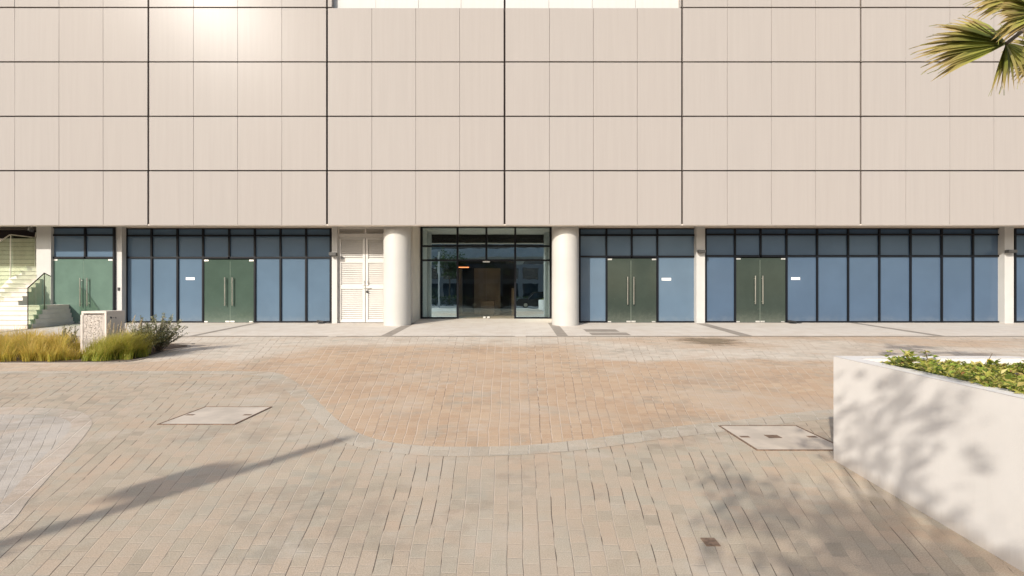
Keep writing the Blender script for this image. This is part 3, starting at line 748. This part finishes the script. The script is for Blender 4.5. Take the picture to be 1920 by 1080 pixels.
for k in range(9):
    a = k*.7; mb.leaf(Vector((fx, 4.44, fz)), Vector((math.cos(a), -.4, math.sin(a))), Vector((0, -1, .2)), .03, .022, .1)
mb.build('petals', M['petal'], fl)

# ---------------------------------------------------------------- bed planting: grasses and shrubs
def blade(mb, p, ang, L, W, lean, seg=4):
    d = Vector((math.cos(ang), math.sin(ang), 0)); sd = Vector((-d.y, d.x, 0))
    vs, fs, ts = [], [], []
    for i in range(seg+1):
        s = i/seg; q = p+d*(lean*L*s*s)+Vector((0, 0, L*(s-.38*lean*s*s*s)))
        wv = W*(1-s)**.7*.5+.0006; vs += [q+sd*wv, q-sd*wv]; ts += [s, s]
    for i in range(seg): fs.append((2*i, 2*i+1, 2*i+3, 2*i+2))
    mb.add(vs, fs, ts)
def bedfront(x):                              # front edge of the bed
    best = 11.45
    for a, b in zip(bed, bed[1:]):
        if b[1] <= 15 and min(a[0], b[0]) <= x <= max(a[0], b[0]) and abs(b[0]-a[0]) > 1e-6:
            best = a[1]+(b[1]-a[1])*(x-a[0])/(b[0]-a[0])
    return best
rg = random.Random(11)
mb = MB()
for c in range(250):
    x = rg.uniform(-17.8, -10.55); f_ = bedfront(x); y = f_+.12+rg.random()**1.3*3.6
    if -11.9 < x < -10.6 and 12.6 < y < 14.2: continue
    pxx = HX+F*x/y
    Lh = rg.uniform(.42, .72) if y > f_+.5 else rg.uniform(.36, .55)
    if 122 < pxx < 172: Lh *= .5 if y < 13.1 else .75
    if pxx > 172 and y < 13: continue
    for k in range(58):
        a = rg.uniform(0, 6.28); r_ = rg.random()*.12
        blade(mb, Vector((x+r_*math.cos(a), y+r_*math.sin(a), .012)), a+rg.gauss(0, .4)-.2, Lh*rg.uniform(.6, 1.15), .011, rg.uniform(.15, .75))
tag(mb.build('golden_grass', M['grass_gold'], origin=(-13, 12.5, 0)), 'golden yellow ornamental grass spreading along the bed at left', 'grass', kind='stuff')
def plume(mb, p, d, L):
    for k in range(46):
        s = rg.random(); a = rg.uniform(0, 6.28); side = Vector((math.cos(a), math.sin(a), .6))
        mb.leaf(p+d*L*s, d+side*.35, side, .055*(1.1-.6*s), .018)
tu = thing('fountain_grass', (-10.2, 12.3, 0), 'bushy green fountain grass with pale plumes in front of the white cabinet', 'grass')
mb = MB()
for c in range(52):
    pxx = rg.uniform(166, 272); yp = 680.5-(pxx-150)/85*2.5 if pxx < 235 else 678-(pxx-235)/40*8
    f_ = CH*F/(yp-HY); y = f_+.15+rg.random()*1.0; x = X(pxx, y)
    for k in range(85):
        a = rg.uniform(0, 6.28); r_ = rg.random()*.15
        blade(mb, Vector((x+r_*math.cos(a), y+r_*math.sin(a), .012)), a*.35-.9+rg.gauss(0, .9), rg.uniform(.40, .85)*(.7 if y < f_+.35 else 1)*(.6+.4*min(1, (pxx-160)/45)), .010, rg.uniform(.35, 1.0), 5)
mb.build('blades', M['grass_green'], tu)
mb = MB(); stm = MB()
for px, py, dx in ((207, 600, .15), (214, 605, .18), (222, 607, .25), (232, 612, .25), (238, 605, .25), (254, 590, .45), (267, 598, .5), (223, 628, .7), (66, 612, .7), (203, 606, .1), (228, 602, .2)):
    Z = rg.uniform(12.0, 12.7); tip = Vector((X(px, Z), Z, H(py, Z))); d = Vector((dx, -.1, 1)).normalized()
    if px < 100: continue
    base = tip-d*.28; plume(mb, base, d, .26); stm.tube([(base.x-.22-dx*.2, Z+.05, .05), tuple(base-d*.2-Vector((.05, 0, 0))), tuple(tip)], .0025, 4)
mb.build('plumes', M['plume'], tu); stm.build('plume_stalks', M['plume'], tu)
def shrub(c, h, rad, n, label, lean=(0, 0), seed=1):
    r = random.Random(seed); o = thing('shrub', (c[0], c[1], 0), label, 'shrub', 'grey green shrubs in the bed')
    br, lf = MB(), MB()
    for k in range(n):
        a = r.uniform(0, 6.28); q = r.random()**.6
        tip = Vector((c[0]+lean[0]*h+rad*q*math.cos(a), c[1]+lean[1]*h+rad*q*math.sin(a), h*r.uniform(.45, 1.05)*(1-.35*q*q)))
        b = Vector((c[0]+r.gauss(0, .06), c[1]+r.gauss(0, .06), 0)); mid = b.lerp(tip, .5)+Vector((r.gauss(0, .04), r.gauss(0, .04), .02))
        br.tube([b, mid, tip], [.008, .006, .003], 5)
        for i in range(46):
            s = r.uniform(.28, 1.0); p = (b.lerp(mid, s*2) if s < .5 else mid.lerp(tip, s*2-1))
            d = (tip-b).normalized()*.7+Vector((r.gauss(0, .7), r.gauss(0, .7), r.gauss(0.1, .5)))
            lf.leaf(p+Vector((r.gauss(0, .015), r.gauss(0, .015), 0)), d, Vector((r.gauss(0, .5), r.gauss(0, .5), 1)), r.uniform(.045, .075), r.uniform(.018, .028), .1)
    br.build('branches', M['twig'], o); lf.build('leaves', M['shrub'], o); return o
shrub((X(262, 13.1), 13.1), 1.0, .50, 80, 'dense grey green shrub beside the fountain grass', (.05, 0), 2)
shrub((X(294, 13.7), 13.7), 1.1, .50, 60, 'open shrub with upright twigs at the right tip of the bed', (.22, 0), 5)
shrub((X(128, 14.6), 14.6), .78, .24, 14, 'small shrub just left of the white cabinet', (0, 0), 8)

# ---------------------------------------------------------------- cabinet with perforated door
M['cab'] = plain('cabinet_paint', (.62, .545, .475), .55, var=.06, scale=3)
cb = thing('utility_cabinet', (-10.97, 13.3, 0), 'cream metal cabinet with a perforated door standing in the grass bed', 'cabinet')
x0, x1, y0, y1 = X(152.5, 13), X(199.5, 13), 13.0, 13.62; zt = H(583.5, 13)
mb = MB(); tk = .06
mb.box(x0, x0+tk, y0, y1, 0, zt-tk); mb.box(x1-tk, x1, y0, y1, 0, zt-tk); mb.box(x0, x1, y0, y1, zt-tk+.001, zt); mb.box(x0+tk, x1-tk, y1-.03, y1, 0, zt-tk)
mb.build('casing', M['cab'], cb, bevel=.004)
hg = Vector((x1-tk-.01, y0+.02, 0)); ang = math.radians(14); wd = (x1-x0)-2*tk-.02
R = Matrix.Translation(hg) @ Matrix.Rotation(ang, 4, 'Z')
mb = MB(); nx, nz = 15, 30; zz0, zz1 = .10, zt-tk-.03
mb.box(-wd, -wd+.05, -.03, .0, zz0, zz1, R)
for i in range(nx):
    for j in range(nz):
        a, b = -wd+.05+(wd-.07)*i/nx, -wd+.05+(wd-.07)*(i+1)/nx; c, d = zz0+(zz1-zz0)*j/nz, zz0+(zz1-zz0)*(j+1)/nz
        outq = [(a, c), (b, c), (b, d), (a, d)]; m = ((a+b)/2+rg.uniform(-.006, .006), (c+d)/2+rg.uniform(-.006, .006)); s = rg.choice((.45, .6, .72, .8))
        inq = [(m[0]+(q[0]-m[0])*s*rg.uniform(.55, 1.15), m[1]+(q[1]-m[1])*s*rg.uniform(.55, 1.15)) for q in outq]
        vs = [R @ Vector((q[0], -.02, q[1])) for q in outq+inq]+[R @ Vector((q[0], -.008, q[1])) for q in inq]
        mb.add(vs, [(k, (k+1) % 4, 4+(k+1) % 4, 4+k) for k in range(4)]+[(4+k, 4+(k+1) % 4, 8+(k+1) % 4, 8+k) for k in range(4)])
mb.box(-.02, .0, -.025, .0, zz0, zz1, R)
mb.build('perforated_door', M['cab'], cb)
mb = MB()
for k, (dy, dz, s) in enumerate(((.14, 0, .024), (.17, -.012, .018), (.24, -.01, .012), (.30, -.002, .012), (.31, -.02, .016))):
    mb.box(x1+.0005, x1+.003, y0+dy-s*.8, y0+dy+s*.8, zt-.17+dz-s, zt-.17+dz+s)
mb.build('marking', M['black'], cb)

# ---------------------------------------------------------------- palm at upper right
pc = Vector((6.15, 5.25, 4.75))
pm = thing('fan_palm', (6.15, 5.25, 0), 'fan palm reaching in over the top right corner', 'palm')
mb = MB(); mb.tube([(6.15, 5.25, 0), (6.2, 5.25, 2.2), (6.15, 5.25, 4.7)], [.24, .18, .15], 14); mb.build('trunk', M['bark'], pm, smooth=True)
rp = random.Random(21)
def segment(mb, p, d, up, L, W):
    d = d.normalized(); sd = d.cross(up).normalized(); nn = sd.cross(d).normalized()
    prof = [(0, .16), (.25, .75), (.48, 1.0), (.70, .60), (.88, .22), (1.0, .02)]
    vs, ts, fs = [], [], []
    dn = Vector((0, 0, -1))
    for s, wv in prof:
        q = p+d*L*s+dn*(.10*L*s**3)
        vs += [q+sd*W*wv*.5+nn*W*wv*.22, q, q-sd*W*wv*.5+nn*W*wv*.22]; ts += [s]*3
    for i in range(len(prof)-1):
        a = i*3; fs += [(a, a+1, a+4, a+3), (a+1, a+2, a+5, a+4)]
    mb.add(vs, fs, ts)
    if rp.random() < .6:
        q = p+d*L*.93+dn*(.08*L); mb.tube([q, q+d*L*.10+Vector((rp.gauss(0, .02), rp.gauss(0, .02), -.03))], .0025, 4)
def frond(hub, segs, name='frond'):
    st = MB(); st.tube([pc, pc.lerp(hub, .5)+Vector((0, 0, .1)), hub], [.03, .02, .018], 7); f = st.build(name, M['twig'], pm)
    mb = MB()
    for d, up, L, W in segs: segment(mb, hub, d, up, L, W)
    mb.build('leaf_blade', M['palm'], f); return f
def generic(hub, axis, spread=1.9, n=26, L=.95):
    axis = axis.normalized(); side = axis.cross(Vector((0, 0, 1)))
    side = side.normalized() if side.length > .05 else Vector((1, 0, 0)); up = side.cross(axis).normalized()
    return [(axis*math.cos(a)+side*math.sin(a)+up*.25*math.cos(a*2)+Vector((rp.gauss(0, .05),)*3), up, L*rp.uniform(.85, 1.05)*(1-.15*abs(a)), .055) for a in [(-.5+i/(n-1))*2*spread*.8 for i in range(n)]]
hub = Vector((X(1886, 5), 5.0, H(82, 5)))
segs = []
for i in range(24):                                   # the fan spread out to the left
    a = math.radians(162+i*1.75+rp.gauss(0, .5)); L = .93-.009*abs(i-13)+rp.uniform(-.07, .05)
    segs.append((Vector((math.cos(a), rp.uniform(-.16, .04), math.sin(a))), Vector((rp.gauss(0, .15), -1, .35+.4*rp.random())), L, .075))
for i in range(9):                                    # shaded segments upward
    a = math.radians(108+i*6); segs.append((Vector((math.cos(a), .55, math.sin(a))), Vector((0, -1, .3)), .62, .085))
for i in range(9):                                    # folded ones hanging down
    a = math.radians(261+i*2.4); segs.append((Vector((math.cos(a), rp.uniform(-.2, .3), math.sin(a))), Vector((.3, -1, 0)), .40+.04*rp.random(), .055))
for i in range(6):
    a = math.radians(300+i*11); segs.append((Vector((math.cos(a), .3, math.sin(a))), Vector((.3, -1, 0)), .45, .06))
frond(hub, segs)
def fan(px, py, Z, a0, a1, n, L, W, dy):
    return frond(Vector((X(px, Z), Z, H(py, Z))), [(Vector((math.cos(math.radians(a0+(a1-a0)*i/(n-1))), dy+rp.uniform(-.1, .1), math.sin(math.radians(a0+(a1-a0)*i/(n-1))))), Vector((rp.gauss(0, .15), -1, .4)), L*rp.uniform(.85, 1.08), W) for i in range(n)])
fan(1948, 22, 4.8, 150, 215, 30, .50, .07, -.1)
fan(1940, -20, 5.2, 135, 205, 26, .62, .075, .1)
fan(1960, 95, 5.2, 120, 250, 22, .38, .06, .2)
for k in range(11):
    a = -1.9+k*.40; e = rp.uniform(-.2, .8); ax = Vector((math.cos(a), math.sin(a), e)).normalized()
    if ax.x < -.1: continue
    h_ = pc+ax*rp.uniform(.8, 1.1); frond(h_, generic(None, ax+Vector((0, 0, -.35)), 1.9, 22, .9))
ra = [(2.35, .5), (-2.6, .7), (3.0, 1.5)]
for a, e in ra:
    ax = Vector((math.cos(a), math.sin(a), e+1.2)).normalized(); frond(pc+ax*.9, generic(None, ax, 1.7, 22, .8))

# ---------------------------------------------------------------- what stands behind the camera: casts the shadows, shows in the glass
lp = Vector((-8.3, -5.1, 0)); HP = 6.35
lamp = thing('lamp_post', lp, 'pale slim lamp post whose shadow crosses the paving, mirrored in the entrance glass', 'lamp post')
M['pole'] = plain('pale_pole', (.62, .62, .60), .5)
mb = MB(); mb.lathe([(.16, 0), (.16, .03), (.105, .06), (.085, HP)], (lp.x, lp.y), 16); mb.build('pole', M['pole'], lamp, smooth=True)
mb = MB(); mb.box(lp.x-.44, lp.x-.12, lp.y-.14, lp.y+.14, 5.42, 5.82); mb.build('lamp_head', M['greyblk'], lamp, bevel=.03)
mb = MB(); mb.box(lp.x-.25, lp.x-.06, lp.y-.03, lp.y+.03, 5.55, 5.6); mb.box(lp.x-.3, lp.x+.25, lp.y-.03, lp.y+.03, 4.85, 4.9); mb.build('bracket', M['pole'], lamp)
mb = MB(); mb.tube([(lp.x-.3, lp.y, 4.8), (lp.x-.3, lp.y+.22, 4.76)], .07, 10); mb.build('camera', M['black'], lamp)

def tree(name, base, hgt, crown, n, leafn, lsz, label, cl=.28, seed=4, group=None, clumps=None):
    r = random.Random(seed); o = thing(name, (base[0], base[1], 0), label, 'tree', group)
    tk, lf = MB(), MB(); c = Vector(crown[0]); rx, rz = crown[1]
    tk.tube([(base[0], base[1], 0), (base[0]+.05, base[1], hgt*.5), (c.x, c.y, c.z-rz*.5)], [.11, .085, .06], 10)
    for k in range(n):
        a = r.uniform(0, 6.28); u = r.uniform(-1, 1); q = r.random()**.4
        p = c+Vector((rx*q*math.cos(a)*math.sqrt(1-u*u*.6), rx*q*math.sin(a)*math.sqrt(1-u*u*.6), rz*q*u))
        if clumps: p = clumps[k]
        b = Vector((c.x, c.y, c.z-rz*.6)); tk.tube([b, b.lerp(p, .6)+Vector((0, 0, .1)), p], [.03, .018, .008], 5)
        for i in range(leafn):
            g = Vector((r.gauss(0, cl), r.gauss(0, cl), r.gauss(0, cl*.8)))
            lf.leaf(p+g, Vector((r.gauss(0, 1), r.gauss(0, 1), r.gauss(0, .7))), Vector((r.gauss(0, .6), r.gauss(0, .6), 1)), lsz*r.uniform(.7, 1.3), lsz*.5, .08)
    tk.build('trunk', M['bark'], o, smooth=True); lf.build('crown', M['tree'], o); return o
k_ = 7.2; foot = Vector((2.95, 4.0, 0)); cc = foot-Vector((.61, 1, -.6))*k_
rk = random.Random(12)
feet = [(1.8, 4.15), (1.95, 3.6), (2.25, 3.3), (1.75, 3.0), (2.45, 2.95), (2.35, 3.65), (2.75, 3.35), (2.05, 2.65), (2.6, 2.6), (2.1, 3.0), (2.5, 3.25), (2.9, 2.8),
        (3.35, 5.35), (3.6, 5.25), (3.55, 4.9), (3.95, 5.0), (3.4, 4.4), (1.6, 3.5), (1.95, 2.8), (2.3, 2.75), (2.75, 3.0), (2.6, 3.6), (2.2, 3.95), (1.55, 2.75)]
cl_ = [Vector((a, b, 0))-Vector((.61, 1, -.6))*rk.uniform(6.2, 8.4) for a, b in feet]
tree('street_tree', (cc.x, cc.y), cc.z, (cc, (1.35, 1.05)), len(cl_), 44, .13, 'slender leafy tree behind the viewer throwing dappled shade on the planter', .17, clumps=cl_)
# parked cars on the road
M['carpaint'] = plain('dark_car_paint', (.015, .016, .02), .18, spec=.7)
M['carglass'] = plain('car_glass', (.02, .025, .03), .05, spec=.8)
M['tyre'] = plain('tyre_rubber', (.015, .015, .015), .8)
M['headlamp'] = plain('lamp_lens', (.75, .75, .78), .15)
def car(cx, cy, L, Hh, label, suv):
    o = thing('parked_car', (cx, cy, 0), label, 'car', 'cars parked on the road behind the viewer'); wd = .92
    x = lambda s: cx+s*L
    prof = [(-.5, .32), (-.5, .70), (-.47, .90), (-.28, 1.02), (-.12, Hh), (.28, Hh), (.46, 1.1 if suv else 1.02), (.5, .85), (.5, .32), (.40, .28), (-.40, .28)]
    mb = MB(); mb.prism([(x(a), b) for a, b in prof], cy-wd, cy+wd, 'y'); body = mb.build('body', M['carpaint'], o, bevel=.07)
    for sg in (-1, 1):
        mb = MB(); win = [(-.235, 1.04), (-.115, Hh-.09), (.26, Hh-.09), (.40, 1.08)]
        mb.prism([(x(a), b) for a, b in win], cy+sg*(wd+.002), cy+sg*(wd-.03), 'y'); mb.build('side_window', M['carglass'], o)
        for s in (-.32, .31):
            mb = MB(); wx_ = x(s)
            mb.tube([(wx_, cy+sg*(wd+.012), .34), (wx_, cy+sg*(wd-.22), .34)], .34, 24); wl = mb.build('wheel', M['tyre'], o)
            mb = MB(); mb.tube([(wx_, cy+sg*(wd+.02), .34), (wx_, cy+sg*(wd-.05), .34)], .22, 20); mb.build('rim', M['steel'], wl)
        mb = MB(); mb.box(x(-.5)-.01, x(-.455), cy+sg*.62-.2, cy+sg*.62+.2, .72, .84); mb.build('headlight', M['headlamp'], o)
    mb = MB(); mb.tube([(x(-.26), cy+wd+.008, 1.03), (x(-.12), cy+wd-.02, Hh-.04), (x(.28), cy+wd-.02, Hh-.04), (x(.44), cy+wd+.008, 1.08)], .015, 6); mb.build('trim', M['steel'], o)
    return o
car(3.05, -5.9, 4.8, 1.75, 'dark high car parked on the road, mirrored right of the entrance doors', True)
car(-2.75, -5.9, 4.7, 1.45, 'dark low car parked on the road, mirrored in the entrance doors', False)
# far side of the road: hedge, dark low building, viaduct, trees, plus an added sky blocker
M['hedge'] = M['tree']
hd = MB(); rh = random.Random(5)
for i in range(9000):
    p = Vector((rh.uniform(-26, 26), rh.uniform(-17.6, -16.6), rh.uniform(.05, 1.25)))
    hd.leaf(p, Vector((rh.gauss(0, 1), rh.gauss(0, 1), rh.gauss(.3, 1))), Vector((0, 0, 1)), .22, .13, .1)
tag(hd.build('hedge', M['hedge'], origin=(0, -17, 0)), 'clipped hedge across the road, mirrored in the entrance glass', 'hedge')
tw = thing('added_sky_blocker', (-88, -75, 0), 'added grey block far behind the viewer, hiding bright sky from the glass reflections', 'building')  # added block, put there to keep bright sky out of the glass
mb = MB(); mb.box(-190, 14, -95, -75, 0, 19); mb.build('wall', plain('sky_blocker_grey', (.20, .20, .20), .6, scale=.3), tw)
mb = MB()
for k in range(5): mb.box(-189, 13, -75, -74.9, 1.5+3.6*k, 3.4+3.6*k)
mb.build('windows', M['carglass'], tw)
vd = thing('viaduct', (0, -40, 0), 'pale concrete viaduct across the road, mirrored in the entrance glass', 'viaduct')
M['concrete'] = plain('pale_concrete', (.40, .39, .37), .8, scale=.5)
mb = MB(); N = 24
vs, fs = [], []
for i in range(N+1):
    x = -70+140*i/N; y = -38-.004*x*x*1.2; z = 8.2+.012*x
    vs += [(x, y, z), (x, y, z+1.7), (x, y-8, z+1.7), (x, y-8, z)]
for i in range(N):
    for k in range(4): fs.append((i*4+k, i*4+(k+1) % 4, i*4+4+(k+1) % 4, i*4+4+k))
mb.add(vs, fs); mb.build('deck', M['concrete'], vd)
for x in (-44, -22, 0.5, 24, 46):
    mb = MB(); mb.lathe([(1.1, 0), (1.0, 6.3), (2.0, 8.2)], (x, -42-.004*x*x), 20); mb.build('pier', M['concrete'], vd)
ob = thing('dark_building', (-16, -30, 0), 'low dark glazed building beyond the road, mirrored in the entrance glass', 'building')
mb = MB(); mb.box(-52, 6, -34, -26, 0, 6.2); mb.build('wall', plain('dark_cladding', (.20, .20, .20), .4), ob)
mb = MB()
for i in range(18): mb.box(-51+3.1*i, -48.6+3.1*i, -26, -25.96, 1.0, 3.2); mb.box(-51+3.1*i, -48.6+3.1*i, -26, -25.96, 3.9, 5.6)
mb.build('windows', M['carglass'], ob)
for i, (x, y, h_) in enumerate(((9, -20, 7), (14, -21, 8), (-9, -20, 6.0), (-20, -20, 7))):
    tree('street_tree', (x, y), h_, (Vector((x, y, h_)), (2.2, 2.0)), 40, 60, .28, ['rounded tree across the road nearest the high car', 'taller tree across the road at right', 'lower tree across the road behind the lamp post', 'tree across the road at far left'][i], .35, 30+i, 'trees across the road')
